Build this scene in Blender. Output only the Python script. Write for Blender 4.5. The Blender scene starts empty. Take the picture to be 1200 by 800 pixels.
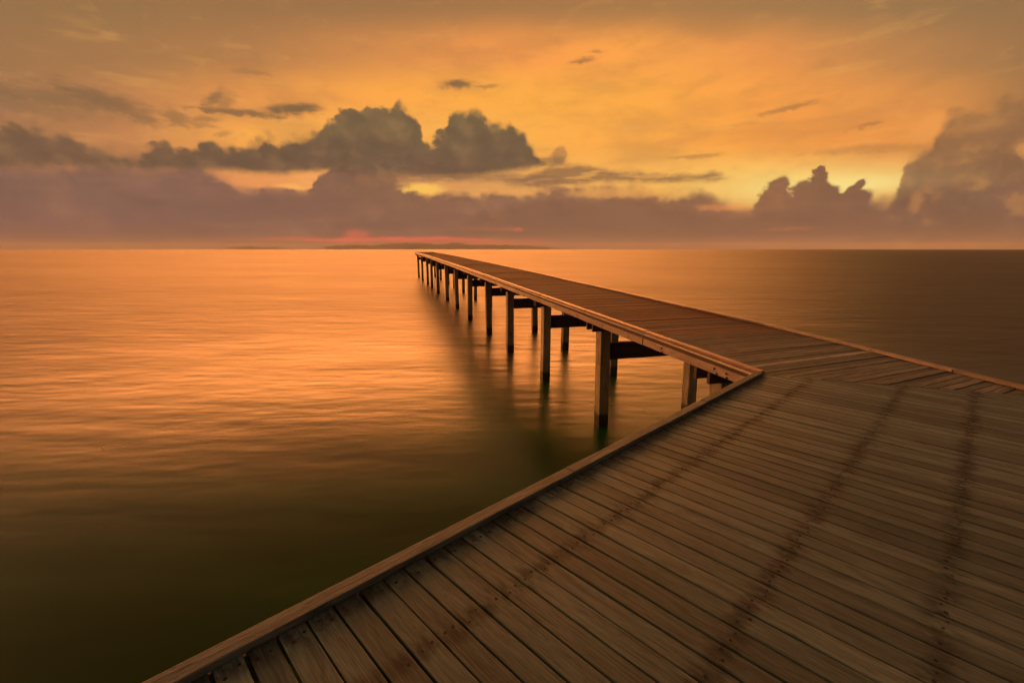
import bpy, bmesh, math, random
from mathutils import Vector, Matrix, noise as mnoise

random.seed(11)
R = math.radians
scene = bpy.context.scene
col = scene.collection

# ------------------------------------------------------------------ layout numbers
HAZE = 7e-5
CAM_H = 1.70                       # camera above the deck (deck top is z = 0)
WATER_Z = -2.89
FPX, HORIZ = 533.0, 291.8          # focal length and horizon row in a 1200 x 800 frame
PITCH = math.atan((400 - HORIZ) / FPX)

U = Vector((-0.26582, 0.96402)); NV = Vector((U.y, -U.x))          # along / across the far pier
AV = Vector((math.cos(R(43.7)), math.sin(R(43.7)))); MV = Vector((AV.y, -AV.x))   # along / across the near walkway
N_LEFT, N_RIGHT = 4.90, 8.02
M_LEFT = -2.07
CORNER = Vector((3.4065, 6.0517))
SEAM_END = Vector((6.93, 4.91))
S_END = 77.6

PROF = [(-20, 0), (4.93, 0), (6.6, .035), (8, .066), (10, .107), (12.9, .165), (17.7, .265), (24.8, .42),
        (34.6, .60), (52, .875), (62.6, 1.03), (77, 1.16), (90, 1.2)]
def zprof(s):
    for (a, za), (b, zb) in zip(PROF, PROF[1:]):
        if a <= s <= b:
            return za + (zb - za) * (s - a) / (b - a)
    return PROF[-1][1]
def P(s, n, z=0.0):
    q = U * s + NV * n
    return Vector((q.x, q.y, z + zprof(s)))
def Q(t, m, z=0.0):
    q = AV * t + MV * m
    return Vector((q.x, q.y, z))
def n_right(s):
    pts = [(2.0, 7.36), (3.5, 7.55), (4.3, 7.69), (5.4, 7.86), (8.0, 8.0), (12, N_RIGHT), (100, N_RIGHT)]
    if s <= pts[0][0]: return pts[0][1]
    for (a, x), (b, y) in zip(pts, pts[1:]):
        if a <= s <= b: return x + (y - x) * (s - a) / (b - a)
    return N_RIGHT

# ------------------------------------------------------------------ node helper
class X:
    """a value socket with arithmetic"""
    nt = None
    def __init__(s, sock): s.s = sock
    @staticmethod
    def m(op, *a, clamp=False):
        n = X.nt.nodes.new('ShaderNodeMath'); n.operation = op; n.use_clamp = clamp
        for i, v in enumerate(a):
            if isinstance(v, X): X.nt.links.new(v.s, n.inputs[i])
            else: n.inputs[i].default_value = float(v)
        return X(n.outputs[0])
    def __add__(s, o): return X.m('ADD', s, o)
    __radd__ = __add__
    def __sub__(s, o): return X.m('SUBTRACT', s, o)
    def __rsub__(s, o): return X.m('SUBTRACT', o, s)
    def __mul__(s, o): return X.m('MULTIPLY', s, o)
    __rmul__ = __mul__
    def __truediv__(s, o): return X.m('DIVIDE', s, o)
    def __neg__(s): return X.m("MULTIPLY", s, -1.0)
    def clamp(s): return X.m('ADD', s, 0.0, clamp=True)
    def exp(s): return X.m('EXPONENT', s)
def sstep(x, a, b, o0=0.0, o1=1.0):
    n = X.nt.nodes.new('ShaderNodeMapRange'); n.interpolation_type = 'SMOOTHSTEP'
    X.nt.links.new(x.s, n.inputs['Value'])
    n.inputs['From Min'].default_value = a; n.inputs['From Max'].default_value = b
    n.inputs['To Min'].default_value = o0; n.inputs['To Max'].default_value = o1
    return X(n.outputs['Result'])
def combine(x, y, z):
    n = X.nt.nodes.new('ShaderNodeCombineXYZ')
    for i, v in enumerate((x, y, z)):
        if isinstance(v, X): X.nt.links.new(v.s, n.inputs[i])
        else: n.inputs[i].default_value = v
    return n.outputs[0]
def noise(vec, scale, detail=4, rough=.5, dist=0.0, typ='FBM', col_out=False):
    n = X.nt.nodes.new('ShaderNodeTexNoise'); n.noise_dimensions = '3D'; n.noise_type = typ
    X.nt.links.new(vec, n.inputs['Vector'])
    n.inputs['Scale'].default_value = scale; n.inputs['Detail'].default_value = detail
    n.inputs['Roughness'].default_value = rough; n.inputs['Distortion'].default_value = dist
    return n.outputs['Color'] if col_out else X(n.outputs[0])
def voronoi(vec, scale, smooth=.3):
    n = X.nt.nodes.new('ShaderNodeTexVoronoi'); n.feature = 'SMOOTH_F1'
    X.nt.links.new(vec, n.inputs['Vector'])
    n.inputs['Scale'].default_value = scale; n.inputs['Smoothness'].default_value = smooth
    return X(n.outputs['Distance'])
def lin(c):
    return tuple(((v / 255) / 12.92 if v / 255 <= .04045 else ((v / 255 + .055) / 1.055) ** 2.4) for v in c) + (1.0,)
def ramp(x, stops, raw=False):
    n = X.nt.nodes.new('ShaderNodeValToRGB'); cr = n.color_ramp; cr.interpolation = 'EASE' if False else 'LINEAR'
    X.nt.links.new(x.s, n.inputs[0])
    while len(cr.elements) < len(stops): cr.elements.new(0.5)
    for e, (p, c) in zip(cr.elements, sorted(stops, key=lambda q: q[0])):
        e.position = p; e.color = tuple(c[:3]) + (1.0,) if raw else lin(c)
    return n.outputs['Color']
def mix(fac, a, b, mode='MIX'):
    n = X.nt.nodes.new('ShaderNodeMix'); n.data_type = 'RGBA'; n.blend_type = mode
    fs = n.inputs[0]
    if isinstance(fac, X): X.nt.links.new(fac.s, fs)
    else: fs.default_value = fac
    for i, v in ((6, a), (7, b)):
        if isinstance(v, (tuple, list)): n.inputs[i].default_value = tuple(v[:3]) + (1.0,)
        else: X.nt.links.new(v, n.inputs[i])
    return n.outputs[2]
def curve(x, pts):
    n = X.nt.nodes.new('ShaderNodeFloatCurve'); c = n.mapping.curves[0]
    X.nt.links.new(x.s, n.inputs['Value'])
    pts = sorted(pts)
    while len(c.points) < len(pts): c.points.new(0.5, 0.5)
    for p, (a, b) in zip(c.points, pts):
        p.location = (min(max(a, 0), 1), min(max(b, 0), 1)); p.handle_type = 'VECTOR'
    n.mapping.update()
    return X(n.outputs[0])

# ------------------------------------------------------------------ sky
def px_dir(x, y):
    dx, dy = x - 600, y - 400
    c, s = math.cos(PITCH), math.sin(PITCH)
    v = Vector((dx, FPX * c - dy * s, -dy * c - FPX * s)).normalized()
    return math.atan2(v.x, v.y), math.asin(v.z)
A0, A1 = -1.0, 1.0                 # azimuth span of the cloud outlines
E1 = 0.5                           # elevation span

GAIN = 7.6                        # exposure of the long-exposure dusk photograph
def build_world():
    w = bpy.data.worlds.new('World'); scene.world = w; w.use_nodes = True
    nt = w.node_tree; nt.nodes.clear(); X.nt = nt
    tc = nt.nodes.new('ShaderNodeTexCoord')
    sep = nt.nodes.new('ShaderNodeSeparateXYZ'); nt.links.new(tc.outputs['Generated'], sep.inputs[0])
    dx, dy, dz = (X(sep.outputs[i]) for i in range(3))
    az = X.m('ARCTAN2', dx, dy); el = X.m('ARCSINE', dz)
    ely = X.m('ARCTAN2', dz, X.m('MAXIMUM', dy, .05))
    flat = combine(az, el * 1.9, 0.0)            # wisps are wider than tall
    puff = combine(az, el * 1.25, 3.7)
    w1 = noise(flat, 9, 5, .55) - .5
    w2 = noise(puff, 21, 6, .6) - .5
    w3 = noise(combine(az, el * 1.2, 9.1), 60, 5, .6) - .5
    l1 = voronoi(combine(az + w2 * .02, el * 1.1 + w3 * .02, 1.0), 24, .35)
    l2 = voronoi(combine(az + w3 * .01, el * 1.1, 5.0), 62, .3)
    azw = az + w2 * .020 + w3 * .008
    A = (azw - A0) / (A1 - A0)
    A_s = ((az + w1 * .05) - A0) / (A1 - A0)
    lump = (.40 - l1) * .024 + (.40 - l2) * .016 + w3 * .022 + .004
    elc = el - lump                              # cauliflower outline
    els = el + w1 * .012 + w3 * .013             # ragged outline

    def billow(off, k=1.0):
        a = noise(combine(az + w3 * .006, el * 1.25, off), 26 * k, 6, .58)
        b = noise(combine(az + .010 / k + w3 * .006, (el + .007 / k) * 1.25, off), 26 * k, 6, .58)
        return a - b                              # lit towards the glow, dark on the lee side
    def top(pts, ref=A):                         # outline in frame pixels -> elevation over azimuth
        c = curve(ref, [((px_dir(x, y)[0] - A0) / (A1 - A0), px_dir(x, y)[1] / E1) for x, y in pts])
        return c * E1
    def row(y, cols, xs=(0, 150, 300, 450, 600, 750, 900, 1050, 1200)):
        return ramp(A_s, [((px_dir(x, y)[0] - A0) / (A1 - A0), c) for x, c in zip(xs, cols)])
    def elev(y): return px_dir(600, y)[1]

    # -- the glowing veil behind the clouds
    ys = [5, 62, 112, 162, 215, 262, 286]
    rows = [
        [(150,114,76),(152,114,74),(156,114,74),(160,116,74),(168,120,74),(170,122,74),(164,122,76),(156,118,77),(146,113,76)],
        [(160,116,76),(166,120,76),(182,126,76),(216,142,78),(250,157,78),(255,166,76),(232,149,78),(190,132,78),(160,118,76)],
        [(166,120,82),(192,130,80),(236,154,78),(255,170,74),(255,174,72),(255,172,72),(252,162,74),(226,148,76),(172,122,74)],
        [(165,115,80),(198,132,82),(255,174,80),(255,180,84),(255,178,78),(255,172,74),(252,162,72),(236,150,74),(160,110,66)],
        [(140,100,80),(190,125,85),(245,160,90),(250,175,100),(248,178,95),(252,185,90),(255,205,105),(250,185,95),(170,118,76)],
        [(126,92,80),(140,98,80),(165,108,80),(185,118,80),(200,130,80),(215,140,80),(225,140,80),(180,120,80),(125,90,74)],
        [(112,82,78),(114,84,78),(140,92,78),(170,95,78),(165,95,76),(145,95,75),(135,92,74),(125,90,76),(112,86,78)],
    ]
    c = row(ys[-1], rows[-1])
    for i in range(len(ys) - 2, -1, -1):
        c = mix(sstep(ely + (w1 * .012 if i > 2 else 0.0), elev(ys[i + 1]), elev(ys[i])), c, row(ys[i], rows[i]))
    # soft high cirrus structure
    veil = noise(combine(az * 1.0, el * 3.2, 2.2), 5.5, 7, .6)
    c = mix(sstep(veil, .42, .70, 0, .34), c, lin((164, 118, 74)))
    mott = noise(combine(az * 1.0 + w1 * .2, el * 2.2 - az * .25, 81.0), 15, 7, .66)
    c = mix(sstep(mott, .50, .72, 0, .22), c, lin((168, 120, 74)))
    c = mix(sstep(mott, .48, .28, 0, .16), c, lin((255, 186, 98)))
    streak = noise(combine(az * .8 + el * .6, el * 7.0, 4.4), 6, 6, .6)
    c = mix(sstep(streak, .55, .80, 0, .28) * sstep(el, elev(30), elev(130)), c, lin((255, 188, 92)))

    def blob(x, y, rx, ry, tilt=0.0, e_=None, hard=False):
        a0, e0 = px_dir(x, y); k = 1 / FPX * math.cos(a0) ** 1
        ca, sa = math.cos(R(tilt)), math.sin(R(tilt))
        a_ = (az + w2 * .035 + w3 * .02 if hard else az + w2 * .01) - a0; e_ = (el + w2 * .016 + w3 * .014 if hard else el + w2 * .006) - e0
        u_ = a_ * ca + e_ * sa; v_ = e_ * ca - a_ * sa
        u_ = u_ / (rx * k); v_ = v_ / (ry * k)
        return (-(u_ * u_ + v_ * v_)).exp()
    def add_col(c, f, colr): return mix(f, c, colr, 'ADD')

    # sun glow through the gap on the right
    c = mix(blob(958, 219, 92, 17) * .97, c, lin((255, 222, 130)))
    c = mix(blob(1010, 216, 50, 8) * .55, c, lin((255, 236, 150)))

    # thin dark wisps
    wt = None
    wsp = (noise(combine(az, el * 4.0, 61.0), 48, 5, .65) - .5) * .9
    for (x, y, rx, ry, t, k) in [(538, 98, 19, 4.2, 4, .9), (572, 101, 12, 2.5, 0, .5), (345, 128, 30, 6, 8, .95), (285, 132, 50, 3.6, 2, .8),
                                 (252, 116, 15, 6, 42, .7), (118, 117, 44, 11, -8, .75), (60, 116, 60, 11, 0, .6), (166, 137, 17, 8, -20, .6), (205, 138, 14, 8, -20, .6),
                                 (240, 140, 14, 4, 10, .5), (262, 157, 9, 3, 10, .4), (298, 86, 20, 3, 0, .3), (262, 122, 14, 8, 50, .5),
                                 (35, 122, 80, 13, 0, .4), (684, 71, 12, 2.6, 3, .6), (701, 60, 8, 2, 0, .4), (922, 127, 26, 3, 5, .5),
                                 (1016, 147, 14, 2.4, 5, .4), (645, 190, 20, 6, 0, .7), (815, 184, 26, 2.6, 0, .4),
                                 (1020, 175, 60, 5, -3, .3), (230, 146, 22, 4, -6, .4)]:
        b = sstep(blob(x, y, rx * 1.15, ry * 1.1, t, hard=True) + w3 * .8 + wsp, .15, .95) * k
        wt = b if wt is None else X.m('MAXIMUM', wt, b)
    c = mix(wt, c, lin((122, 96, 68)))

    # -- low grey-mauve bank along the horizon
    low = top([(-150, 190), (0, 192), (170, 192), (232, 194), (250, 203), (262, 215), (285, 219), (300, 223), (318, 217), (340, 221), (362, 223), (372, 208), (385, 197), (430, 197),
               (462, 206), (474, 217), (500, 226), (560, 228), (610, 226), (640, 219), (690, 222), (712, 219), (735, 226), (752, 222), (775, 231), (800, 230), (824, 224),
               (842, 227), (856, 240), (872, 246), (884, 240), (892, 226), (905, 213), (915, 212), (922, 226), (930, 232), (937, 218), (950, 209),
               (957, 199), (963, 203), (970, 214), (990, 225), (1003, 214), (1010, 220), (1016, 231), (1035, 235), (1055, 228), (1075, 222), (1120, 218), (1300, 214)])
    soft = sstep(noise(combine(az, el * 1.5, 70.0), 8, 3, .5), .40, .66, .004, .019)
    d_low = sstep((low - (el - lump * .75)) / soft, -1.0, 1.1)
    shade = noise(combine(az, el * 2.4, 6.0), 7, 6, .55)
    lowc_t = row(225, [(133,99,84),(134,99,84),(140,101,82),(134,98,76),(144,104,78),(156,110,76),(148,102,70),(134,98,72),(128,95,71)])
    lowc_b = row(275, [(122,92,85),(123,92,84),(127,94,82),(130,95,80),(140,101,80),(144,104,80),(142,101,78),(130,96,78),(118,91,79)])
    lowc = mix(sstep(els, elev(282), elev(222)), lowc_b, lowc_t)
    lowc = mix(sstep(shade, .38, .68, 0, .28), lowc, lin((100, 76, 68)))
    lowc = mix(sstep(shade, .5, .3, 0, .25), lowc, lin((160, 112, 86)))
    bl3 = billow(52.0, .42)
    lowc = mix(sstep(bl3, .02, .18, 0, .26), lowc, lin((104, 80, 70)))
    lowc = mix(sstep(bl3, -.02, -.18, 0, .22), lowc, lin((172, 122, 88)))
    strat = noise(combine(az + w1 * .05, el * 7.0, 95.0), 7, 5, .6)
    lowc = mix(sstep(strat, .50, .70, 0, .30), lowc, lin((110, 84, 74)))
    lowc = mix(sstep(strat, .48, .30, 0, .22), lowc, lin((164, 116, 86)))
    c = mix(d_low, c, lowc)
    for (x, y, rx, ry, t) in [(903, 226, 9, 18, -28), (914, 216, 8, 7, 0), (958, 212, 7, 11, 0), (959, 200, 4, 5, 0), (998, 224, 16, 5, 50), (1008, 215, 6, 4, 40),
                              (1004, 232, 15, 8, 10), (945, 224, 18, 12, 0), (656, 181, 9, 10, -35)]:
        f = sstep(blob(x, y, rx, ry, t, hard=True) + w3 * 1.0, .22, .62)
        c = mix(f * (.55 if x < 700 else 1.0), c, lowc)
    # second, nearer heap low on the right and centre: darker base
    heap = top([(-150, 292), (480, 292), (560, 250), (610, 240), (650, 226), (690, 236), (740, 232), (790, 240), (850, 258), (905, 250), (955, 240), (990, 246), (1050, 250), (1120, 246), (1300, 238)])
    base = sstep(els, elev(284), elev(272))
    c = mix(sstep(heap - (el - lump * .9), -.012, .012) * base * .5, c, lin((118, 86, 68)))

    # bright slits in the bank
    for (x, y, rx, ry, k, cc) in [(308, 213, 44, 7, .6, (232, 148, 90)), (342, 219, 18, 3.5, .7, (255, 185, 95)),
                                  (497, 222, 26, 6, 1.0, (255, 196, 92)), (548, 218, 34, 5, .55, (225, 155, 92)), (720, 226, 60, 6, .5, (240, 170, 90)),
                                  (610, 222, 50, 4, .4, (225, 155, 90)), (845, 243, 30, 4, .45, (240, 150, 85)), (925, 267, 30, 2.0, .3, (215, 120, 80)), (608, 269, 8, 2, .45, (225, 105, 80)),
                                  (585, 268, 34, 2, .3, (210, 110, 80)), (470, 281, 150, 3.2, 1.0, (232, 100, 84)), (560, 284, 110, 3, .7, (205, 95, 78)), (418, 274, 16, 5, .6, (225, 108, 82)),
                                  (1000, 281, 160, 3, .25, (150, 105, 85)), (720, 287, 160, 3, .4, (170, 95, 78))]:
        f = sstep(blob(x, y, rx, ry, hard=True) + w3 * .45, .18, .8) * k
        c = mix(f, c, lin(cc))

    # -- mid level streaks in front of the glow
    for pts_t, pts_b, k, cc in [
        ([(-150, 230), (560, 230), (600, 212), (640, 196), (680, 191), (720, 199), (770, 204), (815, 203), (838, 200), (856, 207), (880, 214), (1300, 225)],
         [(-150, 200), (560, 200), (600, 220), (640, 221), (700, 214), (760, 215), (815, 214), (840, 213), (858, 209), (880, 205), (1300, 200)], .85, (140, 102, 72)),
        ([(-150, 230), (400, 230), (420, 200), (520, 202), (600, 202), (660, 208), (680, 222), (1300, 225)],
         [(-150, 200), (400, 205), (430, 222), (480, 216), (540, 213), (600, 216), (655, 214), (680, 205), (1300, 200)], .8, (146, 104, 76))]:
        f = sstep(top(pts_t) - els, -.005, .010) * sstep(els - top(pts_b), -.005, .010) * k * sstep(noise(combine(az, el * 5.0, 90.0), 16, 5, .6), .34, .52, .45, 1.0)
        c = mix(f, c, lin(cc))

    # -- right hand cloud mass
    rt = top([(-150, 292), (1000, 288), (1030, 266), (1044, 244), (1054, 230), (1060, 200), (1064, 178), (1076, 168), (1090, 164), (1102, 152), (1110, 138), (1120, 127), (1134, 124), (1150, 128), (1166, 118), (1185, 104), (1215, 92), (1300, 80)])
    d_r = sstep((rt - (el - lump * 1.4)) / (soft + .004), -1.0, 1.3)
    rc = mix(sstep(els, elev(270), elev(150)), lin((124, 94, 76)), lin((156, 112, 72)))
    rshade = noise(combine(az, el * 1.4, 12.0), 14, 6, .55)
    rc = mix(sstep(rshade, .4, .66, 0, .32), rc, lin((104, 78, 58)))
    bl2 = billow(44.0, .5)
    rc = mix(sstep(bl2, .0, .16, 0, .40), rc, lin((108, 80, 62)))
    rc = mix(sstep(bl2, .0, -.16, 0, .50), rc, lin((196, 136, 78)))
    c = mix(blob(1090, 146, 30, 22, 20, hard=True) * .85, c, lin((238, 155, 76)))
    c = mix(d_r * .88, c, rc)
    c = mix(sstep(blob(1094, 146, 19, 15, 30, hard=True) + w3 * .8 + bl2 * 1.2, .25, .85) * .75, c, lin((238, 158, 80)))
    c = mix(sstep(blob(1074, 236, 10, 14, 0, hard=True) + w3 * .8, .3, .9) * .45, c, lin((205, 140, 80)))
    c = mix(sstep(blob(1198, 178, 13, 11, hard=True) + w3 * .4, .3, .8) * .6, c, lin((225, 155, 85)))

    # -- dark cumulus on the left and centre
    ct = top([(-150, 138), (0, 147), (40, 155), (90, 165), (130, 178), (158, 186), (172, 183), (180, 170), (196, 165), (212, 170), (230, 167), (246, 159), (262, 165), (285, 167), (310, 165),
              (340, 166), (352, 159), (375, 154), (386, 144), (382, 130), (400, 124), (416, 130), (432, 124), (446, 122), (455, 129), (469, 119), (474, 126), (482, 136), (491, 150),
              (498, 166), (505, 163), (515, 157), (524, 152), (529, 134), (538, 124), (552, 123), (564, 132), (572, 147), (588, 150), (602, 151), (612, 158), (622, 172), (632, 186), (660, 225), (1300, 260)])
    cb = top([(-150, 196), (0, 195), (100, 196), (170, 198), (250, 200), (330, 204), (380, 200), (430, 205), (500, 207), (560, 206), (605, 200), (632, 194), (660, 180), (1300, 120)])
    d_c = sstep((ct - elc + w2 * .006) / (soft * .8), -1.0, 1.3) * sstep(els - cb, -.008, .010)
    leftfade = sstep(az, px_dir(40, 170)[0], px_dir(280, 170)[0],   .86, .98)
    cc = mix(sstep(els, elev(205), elev(135)), lin((107, 85, 68)), lin((116, 98, 70)))
    cshade = noise(combine(az + lump * .6, el * 1.5, 15.0), 13, 6, .55)
    cc = mix(sstep(cshade, .42, .66, 0, .40), cc, lin((92, 77, 58)))
    cc = mix(sstep(cshade, .48, .28, 0, .35), cc, lin((146, 112, 72)))
    bl = billow(31.0, .62)
    cc = mix(sstep(bl, .0, .16, 0, .34), cc, lin((88, 72, 58)))
    cc = mix(sstep(bl, .0, -.16, 0, .32), cc, lin((152, 118, 80)))
    rim = sstep(ct - elc, .014, .0)
    cc = mix(rim * .30, cc, lin((176, 128, 74)))
    c = mix(d_c * leftfade, c, cc)

    # -- beyond the frame: storm deck overhead, orange fill glow added high on the left
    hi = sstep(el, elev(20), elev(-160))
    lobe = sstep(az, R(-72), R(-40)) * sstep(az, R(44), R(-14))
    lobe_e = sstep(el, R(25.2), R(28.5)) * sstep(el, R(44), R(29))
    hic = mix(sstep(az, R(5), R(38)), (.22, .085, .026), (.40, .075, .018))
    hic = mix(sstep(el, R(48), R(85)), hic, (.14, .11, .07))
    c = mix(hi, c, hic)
    high_fill = (lobe * lobe_e) * sstep(noise(combine(az, el * 1.6, 20.0), 5, 5, .55), .25, .62, .45, 1.15)
    c = mix(high_fill, c, (.16, .06, .02), 'ADD')
    left_fill = sstep(az, R(-54), R(-72)) * sstep(az, R(-140), R(-110)) * sstep(el, R(48), R(22)) * sstep(el, R(-1), R(6))  # unseen orange glow added at far left to light the pile sides
    # the half of the sky behind the camera is already dusk
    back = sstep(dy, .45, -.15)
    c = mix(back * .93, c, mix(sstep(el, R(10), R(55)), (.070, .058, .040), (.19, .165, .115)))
    c = mix(left_fill, c, (3.1, 1.4, .52), 'ADD')
    # below the horizon
    c = mix(sstep(el, 0.0, -.03), c, (.05, .03, .015))

    bg = nt.nodes.new('ShaderNodeBackground'); nt.links.new(c, bg.inputs['Color']); bg.inputs['Strength'].default_value = 1.0 / GAIN
    sky = nt.nodes.new('ShaderNodeTexSky'); sky.sky_type = 'NISHITA'; sky.sun_disc = False
    sky.sun_elevation = max(LAMP_EL, 0.0); sky.sun_rotation = LAMP_AZ; sky.dust_density = 6; sky.air_density = 2
    tint = mix(1.0, sky.outputs[0], (1.0, .42, .12), 'MULTIPLY')
    bg2 = nt.nodes.new('ShaderNodeBackground'); nt.links.new(tint, bg2.inputs['Color']); bg2.inputs['Strength'].default_value = 0.0003
    add = nt.nodes.new('ShaderNodeAddShader'); nt.links.new(bg.outputs[0], add.inputs[0]); nt.links.new(bg2.outputs[0], add.inputs[1])
    out = nt.nodes.new('ShaderNodeOutputWorld'); nt.links.new(add.outputs[0], out.inputs['Surface'])
    w.cycles.sampling_method = 'MANUAL'; w.cycles.sample_map_resolution = 1024

LAMP_AZ, LAMP_EL = R(-14), R(-57.5)
build_world()

# ------------------------------------------------------------------ materials
def new_mat(name):
    m = bpy.data.materials.new(name); m.use_nodes = True
    nt = m.node_tree; nt.nodes.clear(); X.nt = nt
    o = nt.nodes.new('ShaderNodeOutputMaterial'); b = nt.nodes.new('ShaderNodeBsdfPrincipled')
    nt.links.new(b.outputs[0], o.inputs['Surface'])
    return m, nt, b
def attr(name, out='Fac'):
    n = X.nt.nodes.new('ShaderNodeAttribute'); n.attribute_name = name
    return n.outputs[out]
def uvmap(name):
    n = X.nt.nodes.new('ShaderNodeUVMap'); n.uv_map = name
    s = X.nt.nodes.new('ShaderNodeSeparateXYZ'); X.nt.links.new(n.outputs[0], s.inputs[0])
    return X(s.outputs[0]), X(s.outputs[1])

def wood(name, dark, light, rough=.55, stain=False, wet=None, spec=.5, grime=.35, far=None, fleck=.45):
    m, nt, b = new_mat(name)
    u, v = uvmap('grain'); tone = X(attr('tone'))
    off = tone * 57.0
    g = combine(u * 1.1, v * 26.0, off)
    g2 = combine(u * 5.0, v * 110.0, off)
    warp = noise(combine(u * 1.6, v * 6.0, off), 1.0, 3, .5) - .5
    ring = noise(combine(u * .7, v * 16.0 + warp * 7.0, off), 1.0, 4, .6)
    fine = noise(g2, 1.0, 4, .6)
    big = noise(combine(u * 1.3, v * 4.0, off + 3.0), 1.0, 4, .55)
    c = ramp(sstep(ring * .42 + fine * .50 + big * .20, .38, .74), [(0, dark), (1, light)], raw=True)
    if far:                                # same boards, warm light painted in as redder colour along the pier
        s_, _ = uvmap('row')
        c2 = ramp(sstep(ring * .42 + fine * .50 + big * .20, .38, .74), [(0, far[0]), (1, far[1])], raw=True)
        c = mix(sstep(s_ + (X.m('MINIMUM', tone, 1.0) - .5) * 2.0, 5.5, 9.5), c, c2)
    # plank to plank tone
    n = nt.nodes.new('ShaderNodeHueSaturation'); nt.links.new(c, n.inputs['Color'])
    nt.links.new((tone * .62 + .64).s, n.inputs['Value'])
    nt.links.new((noise(combine(off, 0.0, 0.0), 3.1, 0) * .24 + .88).s, n.inputs['Saturation'])
    c = n.outputs[0]
    # weathered grime blotches and a few checks along the grain
    bl = noise(combine(u * 2.2, v * 7.0, off + 9.0), 1.0, 6, .65)
    c = mix(sstep(bl, .5, .74, 0, grime), c, tuple(.38 * q for q in dark))
    fl = sstep(noise(combine(u * 11.0, v * 95.0, off + 33.0), 1.0, 3, .6), .60, .70)
    c = mix(fl * fleck, c, tuple(.35 * q for q in dark))
    crack = sstep(noise(combine(u * 1.4, v * 60.0, off + 21.0), 1.0, 2, .5), .69, .74)
    c = mix(crack * .6, c, tuple(.25 * q for q in dark))
    rough_x = fine * .22 + (rough - .11) + crack * .1
    if stain:
        mx, vv = uvmap('row')
        st = None
        for k, r in enumerate((0.14, 0.60, 1.50, 2.14)):
            d = X.m('ABSOLUTE', mx - r + (noise(combine(off, v * 9.0, k * 3.0), 1.7, 3) - .5) * .16)
            sm = sstep(d, .12, .0) * sstep(noise(combine(mx * 9.0, vv * 3.0, off * 3 + k), 1.0, 4, .65), .43, .60)
            st = sm if st is None else X.m('MAXIMUM', st, sm)
        bd = None
        for k, r in enumerate((0.14, 0.60, 1.50, 2.14)):
            j_ = noise(combine(off * 1.7, k * 5.0 + .3, 7.0), 3.3, 0) - .5            # each board stained its own way
            amt = sstep(noise(combine(off * 2.3, k * 3.0, 2.0), 4.1, 0), .36, .58, .08, 1.0)
            d = X.m('ABSOLUTE', mx - r + j_ * .11 + (noise(combine(mx * 4.0, vv * 3.0, off + k), 1.5, 3, .6) - .5) * .10)
            sm = sstep(d, .070, .008) * amt; bd = sm if bd is None else X.m('MAXIMUM', bd, sm)
        smear = sstep(noise(combine(u * 3.0, v * 55.0, off + 40.0), 1.0, 4, .65), .30, .62, .45, 1.0)
        c = mix(bd * smear * .78, c, tuple(.30 * q for q in dark))
        c = mix(st * .72, c, tuple(.22 * q for q in dark))
        rough_x = rough_x + st * .15
    if wet is not None:
        geo = nt.nodes.new('ShaderNodeNewGeometry'); sp = nt.nodes.new('ShaderNodeSeparateXYZ'); nt.links.new(geo.outputs['Position'], sp.inputs[0])
        z = X(sp.outputs[2]) + (noise(geo.outputs['Position'], 7.0, 4) - .5) * .12
        wt = sstep(z, WATER_Z + .42, WATER_Z + .30)
        c = mix(wt * .9, c, (.010, .007, .005))
        barn = sstep(z, WATER_Z + .62, WATER_Z + .50) * sstep(z, WATER_Z + .34, WATER_Z + .44) * sstep(noise(geo.outputs['Position'], 38.0, 4, .65), .50, .60)
        c = mix(barn * .6, c, (.26, .24, .20))
        film = sstep(z, WATER_Z + 1.3, WATER_Z + .3)
        c = mix(film * .35, c, (.035, .030, .012))
        rough_x = rough_x - wt * .25
    nt.links.new(c, b.inputs['Base Color'])
    nt.links.new(rough_x.s, b.inputs['Roughness'])
    b.inputs['Specular IOR Level'].default_value = spec
    bump = nt.nodes.new('ShaderNodeBump'); bump.inputs['Distance'].default_value = .004; bump.inputs['Strength'].default_value = .9
    nt.links.new((ring * .5 + fine * .6 - crack * .7).s, bump.inputs['Height']); nt.links.new(bump.outputs[0], b.inputs['Normal'])
    return m

M_DECK = wood('weathered_deck_wood', (.038, .046, .040), (.122, .150, .128), .52, stain=True, spec=.38)
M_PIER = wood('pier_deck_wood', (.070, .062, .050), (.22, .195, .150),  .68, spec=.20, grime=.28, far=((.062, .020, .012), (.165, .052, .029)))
M_RAIL = wood('kerb_rail_wood', (.046, .046, .041), (.185, .182, .155), .62, spec=.35, grime=.85, fleck=.9)
M_EDGE = wood('pier_edge_wood', (.16, .10, .066), (.37, .25, .17), .42, spec=.5, grime=.25)
M_KERB = wood('red_kerb_wood', (.20, .078, .040), (.44, .19, .11), .40, spec=.5, grime=.3)
M_STRIP = wood('lit_edge_strip', (.34, .24, .15), (.60, .46, .31), .30, spec=.6, grime=.15)
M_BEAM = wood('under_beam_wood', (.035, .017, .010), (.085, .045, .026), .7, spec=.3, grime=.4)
M_PILE = wood('pile_timber', (.15, .105, .062), (.43, .31, .19), .62, wet=True, spec=.35, grime=.4)

def nail_mat():
    m, nt, b = new_mat('rusted_nail_iron')
    b.inputs['Base Color'].default_value = (.006, .004, .003, 1); b.inputs['Metallic'].default_value = .3; b.inputs['Roughness'].default_value = .7
    return m
M_NAIL = nail_mat()

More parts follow.
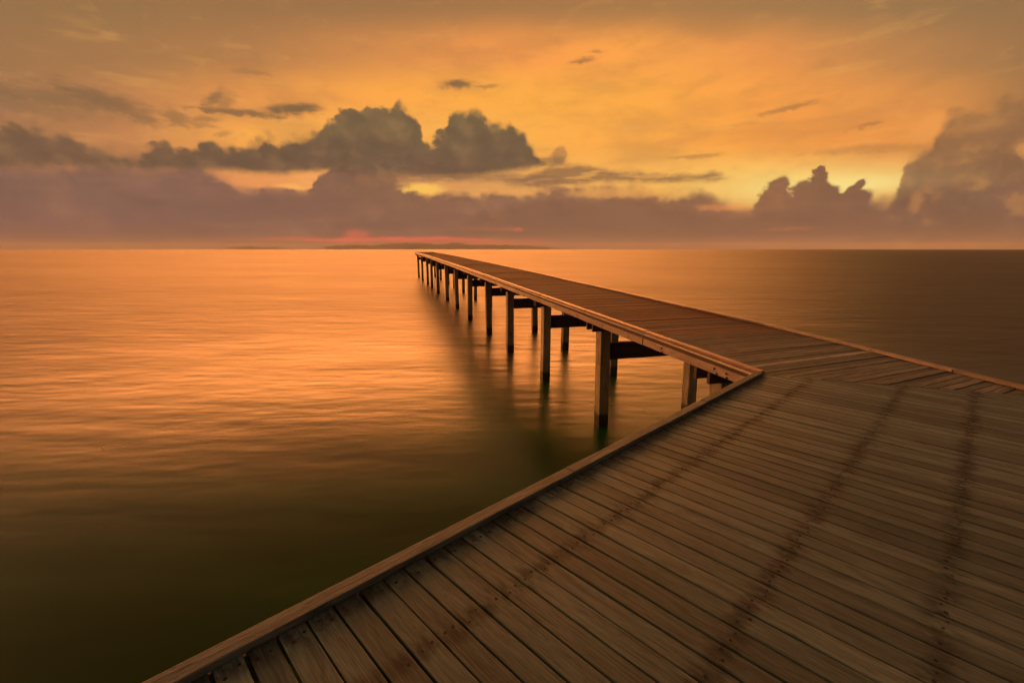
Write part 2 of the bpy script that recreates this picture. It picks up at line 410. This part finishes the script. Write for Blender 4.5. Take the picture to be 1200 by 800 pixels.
def water_mat():
    m, nt, b = new_mat('sea_water')
    geo = nt.nodes.new('ShaderNodeNewGeometry'); sp = nt.nodes.new('ShaderNodeSeparateXYZ'); nt.links.new(geo.outputs['Position'], sp.inputs[0])
    x, y = X(sp.outputs[0]), X(sp.outputs[1])
    open_sea = sstep(X.m('LOGARITHM', (x * x + y * y), 10.0), 1.6, 3.4)      # sheltered by the walkway, choppier further out
    big = noise(combine(x * .018, y * .05, 0.0), 1.0, 2, .5)
    mid = noise(combine(x * .16 + y * .03, y * .40, 2.0), 1.0, 3, .55)
    fin = noise(combine(x * 1.1 - y * .25, y * 2.6, 4.0), 1.0, 2, .5)
    c = ramp(sstep(mid * .5 + big * .5, .35, .65), [(0, (.003, .024, .002)), (1, (.007, .055, .006))], raw=True)
    c = mix(sstep(open_sea, .25, .85), c, (.013, .011, .003))            # green shallows, browner open water
    nt.links.new(c, b.inputs['Base Color'])
    b.inputs['IOR'].default_value = 1.37
    b.inputs['Specular Tint'].default_value = (1.0, .83, .70, 1)
    b.inputs['Specular IOR Level'].default_value = .5
    nt.links.new((big * .10 + mid * .08 + .105 + open_sea * .28).s, b.inputs['Roughness'])
    fin2 = noise(combine(x * .42 - y * .10, y * 1.15, 8.0), 1.0, 2, .5)
    h = mid * .50 + fin2 * .20 + fin * .06 + big * 1.2
    bump = nt.nodes.new('ShaderNodeBump'); bump.inputs['Distance'].default_value = .06; bump.inputs['Strength'].default_value = 1.0
    nt.links.new((open_sea * .15 + .040).s, bump.inputs['Distance'])
    nt.links.new(h.s, bump.inputs['Height']); nt.links.new(bump.outputs[0], b.inputs['Normal'])
    return m
M_WATER = water_mat()

def hill_mat():
    m, nt, b = new_mat('hazed_forest')
    geo = nt.nodes.new('ShaderNodeNewGeometry')
    f = noise(geo.outputs['Position'], .004, 5, .6)
    nt.links.new(ramp(sstep(f, .35, .65), [(0, (.14, .115, .12)), (1, (.19, .155, .155))], raw=True), b.inputs['Base Color'])  # forest paled to mauve, some distance haze painted into the colour
    b.inputs['Roughness'].default_value = .95; b.inputs['Specular IOR Level'].default_value = .1
    return m
M_HILL = hill_mat()

# ------------------------------------------------------------------ mesh builder
class MB:
    def __init__(s): s.v = []; s.f = []; s.uv = []; s.row = []; s.tone = []
    def prism(s, bottom, top_, along, tone=None, origin=None, rowf=None):
        """bottom/top: matching rings of points (counter-clockwise from above)."""
        tone = random.random() if tone is None else tone
        n = len(top_); b0 = len(s.v)
        s.v += [tuple(p) for p in bottom] + [tuple(p) for p in top_]
        faces = [tuple(b0 + n + i for i in range(n)), tuple(b0 + n - 1 - i for i in range(n))]
        faces += [(b0 + i, b0 + (i + 1) % n, b0 + n + (i + 1) % n, b0 + n + i) for i in range(n)]
        a = along.normalized(); o = origin if origin is not None else Vector(top_[0])
        side = Vector((0, 0, 1)).cross(a)
        side = side.normalized() if side.length > 1e-4 else Vector((1, 0, 0))
        up = a.cross(side)
        for f in faces:
            s.f.append(f); s.tone.append(tone); uv = []; rw = []
            for i in f:
                d = Vector(s.v[i]) - o
                uv.append((d.dot(a), d.dot(side) + d.dot(up) * .83))
                rw.append(rowf(Vector(s.v[i])) if rowf else (50.0, 0.0))
            s.uv += uv; s.row += rw
    def beam(s, a, b, w, h, tone=None, up=Vector((0, 0, 1))):
        """square timber from a to b (centre of its TOP face), width w, height h"""
        d = (b - a).normalized(); sd = d.cross(up).normalized() * (w / 2)
        dn = Vector((0, 0, -h))
        top_ = [a - sd, a + sd, b + sd, b - sd]
        # ring order: counter-clockwise from above
        top_ = [a + sd, b + sd, b - sd, a - sd]
        s.prism([p + dn for p in top_], top_, d, tone, origin=a)
    def post(s, c, ax, ay, wx, wy, z0, z1, lean=(0, 0), tone=None):
        ring = [(-.5, -.5), (.5, -.5), (.5, .5), (-.5, .5)]
        lo = [Vector((c.x, c.y, z0)) + Vector((*(ax * (i * wx) + ay * (j * wy)), 0)) + Vector((lean[0], lean[1], 0)) for i, j in ring]
        hi = [Vector((c.x, c.y, z1)) + Vector((*(ax * (i * wx) + ay * (j * wy)), 0)) for i, j in ring]
        if (lo[1] - lo[0]).cross(lo[2] - lo[1]).z < 0: lo.reverse(); hi.reverse()
        s.prism(lo, hi, Vector((0, 0, 1)), tone)
    def build(s, name, mat, parent=None, bevel=.004, seg=2):
        me = bpy.data.meshes.new(name); me.from_pydata(s.v, [], s.f)
        uvl = me.uv_layers.new(name='grain'); rl = me.uv_layers.new(name='row')
        for i, q in enumerate(s.uv): uvl.data[i].uv = q
        for i, q in enumerate(s.row): rl.data[i].uv = q
        at = me.attributes.new('tone', 'FLOAT', 'FACE')
        for i, q in enumerate(s.tone): at.data[i].value = q
        me.materials.append(mat); me.update()
        o = bpy.data.objects.new(name, me); col.objects.link(o)
        if parent: o.parent = parent
        if bevel:
            md = o.modifiers.new('edge_wear', 'BEVEL'); md.width = bevel; md.segments = seg; md.limit_method = 'ANGLE'; md.angle_limit = R(40)
        return o

def clip(poly, p0, nrm):
    out = []
    for i, a in enumerate(poly):
        b = poly[(i + 1) % len(poly)]
        da, db = (a - p0).dot(nrm), (b - p0).dot(nrm)
        if da >= 0: out.append(a)
        if (da >= 0) != (db >= 0): out.append(a + (b - a) * (da / (da - db)))
    return out

def empty(name, loc, label=None, cat=None):
    o = bpy.data.objects.new(name, None); col.objects.link(o); o.location = loc; o.empty_display_size = .3
    if label: o['label'] = label
    if cat: o['category'] = cat
    return o
def ident(o, root):                       # children are written in world coordinates
    o.matrix_parent_inverse = Matrix.Translation(-root.location)

seam_d = (SEAM_END - CORNER).normalized(); seam_n = Vector((-seam_d.y, seam_d.x))   # points to the far side

# ------------------------------------------------------------------ near walkway
walk = empty('boardwalk', Q(2.0, -.4, 0.0), 'broad weathered grey-brown plank walkway in the foreground, low kerb board along its edge', 'boardwalk')
M_RIGHT = 1.30
W_PL, GAP = .1300, .0125
def rnd(a): return random.uniform(-a, a)

mb = MB(); nails = []
t = -7.0; k = 0
while t < 10.5:
    w = W_PL * random.uniform(.94, 1.05) - GAP
    yaw = rnd(.004)
    p = [Q(t - yaw, M_LEFT + .012 + rnd(.004)), Q(t + w - yaw + rnd(.0015), M_LEFT + .012 + rnd(.004)), Q(t + w + yaw + rnd(.0015), M_RIGHT + rnd(.006)), Q(t + yaw, M_RIGHT + rnd(.006))]
    poly = [q.to_2d() for q in p]
    poly = clip(poly, CORNER - seam_n * .006, -seam_n)
    area = 0
    for i in range(len(poly)):
        a, b = poly[i], poly[(i + 1) % len(poly)]; area += a.x * b.y - a.y * b.x
    if len(poly) >= 3 and abs(area) > .01:
        if area < 0: poly.reverse()
        dz = rnd(.0022); tilt = rnd(.018)
        tc_ = t + w / 2
        def zz(q): return dz + (q.dot(AV) - tc_) * tilt
        top_ = [Vector((q.x, q.y, zz(q))) for q in poly]
        bot = [v - Vector((0, 0, .036)) for v in top_]
        org = Q(tc_, M_LEFT) + Vector((0, 0, 0))
        mb.prism(bot, top_, Vector((MV.x, MV.y, 0)), tone=random.random(), origin=org, rowf=lambda v, t0=t, w0=w: (v.to_2d().dot(MV) - M_LEFT, (v.to_2d().dot(AV) - t0) / w0))
        for r in (0.15, 0.60, 1.50, 2.14):
            for fr in (.26, .72):
                q = Q(t + w * (fr + rnd(.06)), M_LEFT + r + rnd(.022))
                if (q.to_2d() - CORNER).dot(seam_n) < -.03 and -2 < t < 8.5 and random.random() < .93:
                    nails.append((q + Vector((0, 0, zz(q.to_2d()))), random.uniform(.006, .0105)))
    t += w + GAP * random.uniform(.75, 1.35); k += 1
o = mb.build('decking', M_DECK, walk, .0035); ident(o, walk)

def nail_mesh(name, items, local=False):
    me = bpy.data.meshes.new(name); bmn = bmesh.new()
    for c_, r_ in items:
        vs = [bmn.verts.new(c_ + Vector((math.cos(a * math.pi / 4) * r_, math.sin(a * math.pi / 4) * r_, .0008))) for a in range(8)]
        lo = [bmn.verts.new(v.co - Vector((0, 0, .004))) for v in vs]
        bmn.faces.new(vs)
        for a in range(8): bmn.faces.new((lo[a], lo[(a + 1) % 8], vs[(a + 1) % 8], vs[a]))
    bmn.to_mesh(me); bmn.free(); me.materials.append(M_NAIL)
    return me
def seen(c_):                              # roughly how large a nail shows in the photograph
    v = c_ - Vector((0, 0, CAM_H))
    return 0 if v.y < .9 else 1.0 / v.length_squared
nails.sort(key=lambda q: -seen(q[0]))
one = nail_mesh('nail', [(Vector((0, 0, 0)), .0065)])
for c_, r_ in nails[:100]:
    o = bpy.data.objects.new('nail', one); col.objects.link(o); o.parent = walk
    o.location = c_ - walk.location; o.scale = (r_ / .0065, r_ / .0065, 1)
o = bpy.data.objects.new('nails', nail_mesh('nails', nails[100:])); col.objects.link(o); o.parent = walk; ident(o, walk)
o['kind'] = 'stuff'

# kerb boards on top of the planks, one per length of timber
def kerb(parent, pts, w, h, mat, name, bevel=.006, rise=.0):
    m = MB()
    for (a, b) in pts:
        d = (b - a).normalized() * .003
        m.beam(a + d + Vector((0, 0, h + rise + rnd(.002))), b - d + Vector((0, 0, h + rise + rnd(.002))), w, h)
    o = m.build(name, mat, parent, bevel, 2); ident(o, parent); return o
tc_c = CORNER.dot(AV)
cuts = [-7.0, -3.4, -.35, 2.55, 4.9, tc_c + .02]
kerb(walk, [(Q(a, M_LEFT + .045 + rnd(.003), .003), Q(b, M_LEFT + .045 + rnd(.003), .003)) for a, b in zip(cuts, cuts[1:])], .092, .040, M_RAIL, 'kerb_board')
te = SEAM_END.dot(AV)
kerb(walk, [(Q(a, M_RIGHT - .045, .003), Q(b, M_RIGHT - .045, .003)) for a, b in [(-7, -3.2), (-3.2, .4), (.4, 3.6), (3.6, te - .15)]], .092, .040, M_RAIL, 'kerb_board')
# fascia below the kerb on the water side
m = MB()
for a, b in zip(cuts, cuts[1:]):
    m.beam(Q(a, M_LEFT + .035, -.039), Q(b, M_LEFT + .035, -.039), .045, .16)
o = m.build('fascia_board', M_EDGE, walk); ident(o, walk)
for r in (0.60, 1.50, 2.14, 3.1):
    m = MB(); tr = 3.9 + (M_LEFT + r) * .2
    m.beam(Q(-7, M_LEFT + r, -.039), Q(tr + 2.0 - r * .0, M_LEFT + r, -.039), .08, .17)
    o = m.build('joist', M_BEAM, walk, 0); ident(o, walk)
for tt in (-5.2, -.9, 3.3):
    m = MB()
    m.beam(Q(tt, M_LEFT + .05, -.211), Q(tt, M_RIGHT - .05, -.211), .16, .2)
    o = m.build('cap_beam', M_BEAM, walk, .006); ident(o, walk)
    for mm in (M_LEFT + .42, M_RIGHT - .35):
        m = MB(); m.post(Q(tt, mm), AV, MV, .24, .24, WATER_Z - 2.0, -.412)
        o = m.build('pile', M_PILE, walk, .012); ident(o, walk)

# ------------------------------------------------------------------ far pier
pier = empty('pier', P(40, 6.4, 0.0), 'long straight timber pier on square piles, running out to the horizon', 'pier')
mb = MB()
def fan(s):                                # planks swing round towards the mitred joint
    k_ = min(max((8.6 - s) / 6.0, 0), 1)
    return .75 * k_ ** 1.5
s = 1.6
while s < S_END:
    pitch_ = .132 if s < 25 else .140
    w = pitch_ * random.uniform(.93, 1.05)
    g = .011 if s < 9 else .017
    def line(sv):                         # a plank edge: left and right end
        sr = sv + fan(sv) * (n_right(sv) - N_LEFT) / 3.1
        return U * sv + NV * (N_LEFT + .02), U * sr + NV * (n_right(sr) - .02)
    a0, a1 = line(s + rnd(.001)); b0, b1 = line(s + w - g + rnd(.001))
    j = NV * rnd(.008); j2 = NV * rnd(.008)
    poly = [a0 + j, a1 + j2, b1 + j2, b0 + j]
    poly = clip(poly, CORNER + seam_n * .004, seam_n)
    if len(poly) >= 3:
        area = sum(poly[i].x * poly[(i + 1) % len(poly)].y - poly[i].y * poly[(i + 1) % len(poly)].x for i in range(len(poly)))
        if area < 0: poly.reverse()
        if abs(area) > .008:
            dz = rnd(.005) if s > 8 else rnd(.002); tl = rnd(.02)
            top_ = []
            for q in poly:
                sv = q.dot(U); nn_ = q.dot(NV)
                top_.append(Vector((q.x, q.y, zprof(sv) + dz + (sv - s) * tl)))
            tone = random.random() * .9
            if 5.2 < s < 5.33: tone = 2.3
            if 7.55 < s < 7.68: tone = 1.25
            mb.prism([v - Vector((0, 0, .036)) for v in top_], top_, Vector((*(a1 - a0).normalized(), 0)), tone=tone, origin=Vector((*a0, 0)), rowf=lambda v, s0=s: (s0, 0.0))
    s += w
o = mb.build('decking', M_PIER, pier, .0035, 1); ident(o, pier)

# joints of the long edge timbers
sj = [4.95]
while sj[-1] < S_END - 4.5: sj.append(sj[-1] + random.choice((3.0, 3.6, 4.2)) * random.uniform(.95, 1.05))
sj.append(S_END + .02)
def run(nf, z, w, h, mat, name, segs, bevel=.006, wob=.013):
    m = MB()
    for a, b in segs:
        ka, kb = rnd(wob), rnd(wob)
        za, zb = z + rnd(.003), z + rnd(.003)
        m.beam(P(a + .002, nf(a) + ka, za), P(b - .002, nf(b) + kb, zb), w, h)
    o = m.build(name, mat, pier, bevel, 2); ident(o, pier); return o
segL = list(zip(sj, sj[1:]))
run(lambda s: N_LEFT + .055, .045, .105, .040, M_KERB, 'kerb_board', segL)            # on top, left
run(lambda s: N_LEFT - .012, -.004, .056, .030, M_STRIP, 'edge_strip', segL, .004)      # thin proud strip, its lit highlight painted as pale wood
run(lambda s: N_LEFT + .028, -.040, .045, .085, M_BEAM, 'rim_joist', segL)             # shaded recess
run(lambda s: N_LEFT - .004, -.100, .056, .133, M_EDGE, 'fascia_board', segL)
sr = [2.85, 4.3, 5.6, 8.0] + [x for x in sj if x > 9.5]
segR = list(zip(sr, sr[1:]))
run(lambda s: n_right(s) - .05, .045, .105, .040, M_EDGE, 'kerb_board', segR)
run(lambda s: n_right(s) + .004, -.030, .050, .18, M_EDGE, 'fascia_board', segR)
for sb_ in (5.5, 5.75, 7.2, 8.4, 9.6, 11.1, 12.7, 14.2, 16.0, 18.3, 20.5):
    for dz_ in (-.135, -.20):
        m = MB(); c_ = P(sb_ + rnd(.03), N_LEFT - .036, dz_ + rnd(.01))
        m.beam(c_ - NV.to_3d() * .009, c_ + NV.to_3d() * .012, .026, .026, tone=.1)
        o = m.build('bolt', M_NAIL, pier, .004); ident(o, pier)
# end board across the far end
m = MB(); m.beam(P(S_END + .04, N_LEFT - .05, .05), P(S_END + .04, N_RIGHT + .05, .05), .07, .26)
o = m.build('end_board', M_BEAM, pier); ident(o, pier)
for nn in (5.35, 6.4, 7.55):
    m = MB()
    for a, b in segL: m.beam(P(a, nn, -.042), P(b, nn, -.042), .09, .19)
    o = m.build('stringer', M_BEAM, pier, 0); ident(o, pier)

bents = [6.05, 10.36, 14.75, 19.45, 24.1, 29.4, 35.4, 41.4, 48.2, 54.7, 60.6, 68.6, 76.9]
for i, sb in enumerate(bents):
    for side in (-1, 1):
        m = MB(); off = side * .155
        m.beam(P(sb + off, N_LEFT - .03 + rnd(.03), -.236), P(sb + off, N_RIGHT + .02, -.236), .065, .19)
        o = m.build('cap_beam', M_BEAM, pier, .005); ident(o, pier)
    for nn in (5.27 + rnd(.02), 7.93 + rnd(.02)):
        m = MB(); c_ = P(sb + rnd(.03), nn)
        m.post(c_, U, NV, .285 + rnd(.015), .285 + rnd(.015), WATER_Z - 2.0, zprof(sb) - .245, lean=(rnd(.085), rnd(.085)))
        o = m.build('pile', M_PILE, pier, .014); ident(o, pier)
    m = MB()
    m.beam(P(sb - .02, 5.40, -.76), P(sb - .02, 7.80, -.76), .11, .44 if i else .40)
    o = m.build('cross_brace', M_BEAM, pier, .006); ident(o, pier)

# ------------------------------------------------------------------ sea and far hills
me = bpy.data.meshes.new('water')
L = 15000.0
me.from_pydata([(-L, -2000, WATER_Z), (L, -2000, WATER_Z), (L, L, WATER_Z), (-L, L, WATER_Z)], [], [(0, 1, 2, 3)])
me.materials.append(M_WATER)
o = bpy.data.objects.new('water', me); col.objects.link(o); o['kind'] = 'structure'

def hills(name, outline, dist, depth):
    bmh = bmesh.new(); rows_ = []
    N = 220; a_min, a_max = px_dir(outline[0][0], 290)[0], px_dir(outline[-1][0], 290)[0]
    for j in range(9):
        f = j / 8; r_ = []
        for i in range(N + 1):
            a = a_min + (a_max - a_min) * i / N
            xp = 600 + math.tan(a) * FPX / math.cos(PITCH)
            yp = outline[-1][1]
            for (xa, ya), (xb, yb) in zip(outline, outline[1:]):
                if xa <= xp <= xb: yp = ya + (yb - ya) * (xp - xa) / (xb - xa)
            hgt = max(0.0, (HORIZ - yp)) / (FPX / math.cos(PITCH)) * dist
            prof = math.sin(min(f, 1) * math.pi) ** .8
            nz = mnoise.fractal(Vector((a * 60, f * 3, dist * .01)), 1.0, 2.0, 5)
            h_ = hgt * prof * (.84 + .22 * nz)
            d_ = dist + depth * (f - .5)
            r_.append(bmh.verts.new((math.sin(a) * d_, math.cos(a) * d_, WATER_Z - 2 + max(h_, 0))))
        rows_.append(r_)
    for ra, rb in zip(rows_, rows_[1:]):
        for i in range(N): bmh.faces.new((ra[i], ra[i + 1], rb[i + 1], rb[i]))
    me = bpy.data.meshes.new(name); bmh.to_mesh(me); bmh.free(); me.materials.append(M_HILL)
    for p_ in me.polygons: p_.use_smooth = True
    o = bpy.data.objects.new(name, me); col.objects.link(o); o['kind'] = 'structure'
    return o
hills('hills', [(372, 291.8), (384, 287.5), (400, 286.5), (418, 285.5), (434, 287), (448, 285), (470, 284.2), (485, 282.5), (505, 284), (518, 285.2), (530, 283.3), (545, 285), (565, 285.5), (590, 285.8), (615, 287), (640, 288.5), (662, 291.8)], 11000, 2200)
hills('hills', [(255, 291.8), (268, 289.6), (284, 288.6), (292, 287.6), (300, 289.2), (318, 289), (330, 290), (345, 291.8)], 13500, 1500)

# sea air: thin, even haze that pales the far hills
hm = bpy.data.materials.new('sea_haze'); hm.use_nodes = True; hm.node_tree.nodes.clear()
ho = hm.node_tree.nodes.new('ShaderNodeOutputMaterial'); pv = hm.node_tree.nodes.new('ShaderNodeVolumePrincipled')
pv.inputs['Color'].default_value = (.92, .90, .90, 1); pv.inputs['Density'].default_value = HAZE; pv.inputs['Anisotropy'].default_value = 0.0
hm.node_tree.links.new(pv.outputs[0], ho.inputs['Volume'])
mh = bpy.data.meshes.new('haze'); bmh = bmesh.new(); bmesh.ops.create_cube(bmh, size=1.0)
for v_ in bmh.verts:
    v_.co = ((v_.co.x) * 30400, (v_.co.y + .5) * 17600 - 2200, WATER_Z - 3.2 if v_.co.z < 0 else 175.0)
bmh.to_mesh(mh); bmh.free(); mh.materials.append(hm)
o = bpy.data.objects.new('haze', mh); col.objects.link(o); o['kind'] = 'stuff'

# ------------------------------------------------------------------ light, camera, output
ld = bpy.data.lights.new('glow_lamp', 'SUN'); ld.energy = 5.0; ld.angle = R(144); ld.color = (1.0, .295, .064)  # broad lamp added below the horizon, standing in for low sky glow
lo_ = bpy.data.objects.new('glow_lamp', ld); col.objects.link(lo_)
d = Vector((math.sin(LAMP_AZ) * math.cos(LAMP_EL), math.cos(LAMP_AZ) * math.cos(LAMP_EL), math.sin(LAMP_EL)))
lo_.rotation_euler = (-d).to_track_quat('-Z', 'Y').to_euler()

cd = bpy.data.cameras.new('camera'); cam = bpy.data.objects.new('camera', cd); col.objects.link(cam)
cam.location = (0, 0, CAM_H); cam.rotation_euler = (R(90) - PITCH, 0, 0)
cd.sensor_width = 36; cd.lens = FPX * 36 / 1200; cd.clip_start = .05; cd.clip_end = 120000
scene.camera = cam

vs = scene.view_settings
vs.view_transform = 'Standard'; vs.look = 'None'; vs.exposure = math.log2(GAIN); vs.gamma = 1; vs.use_curve_mapping = False
scene.render.engine = 'CYCLES'
scene.cycles.use_denoising = True
scene.cycles.max_bounces = 6
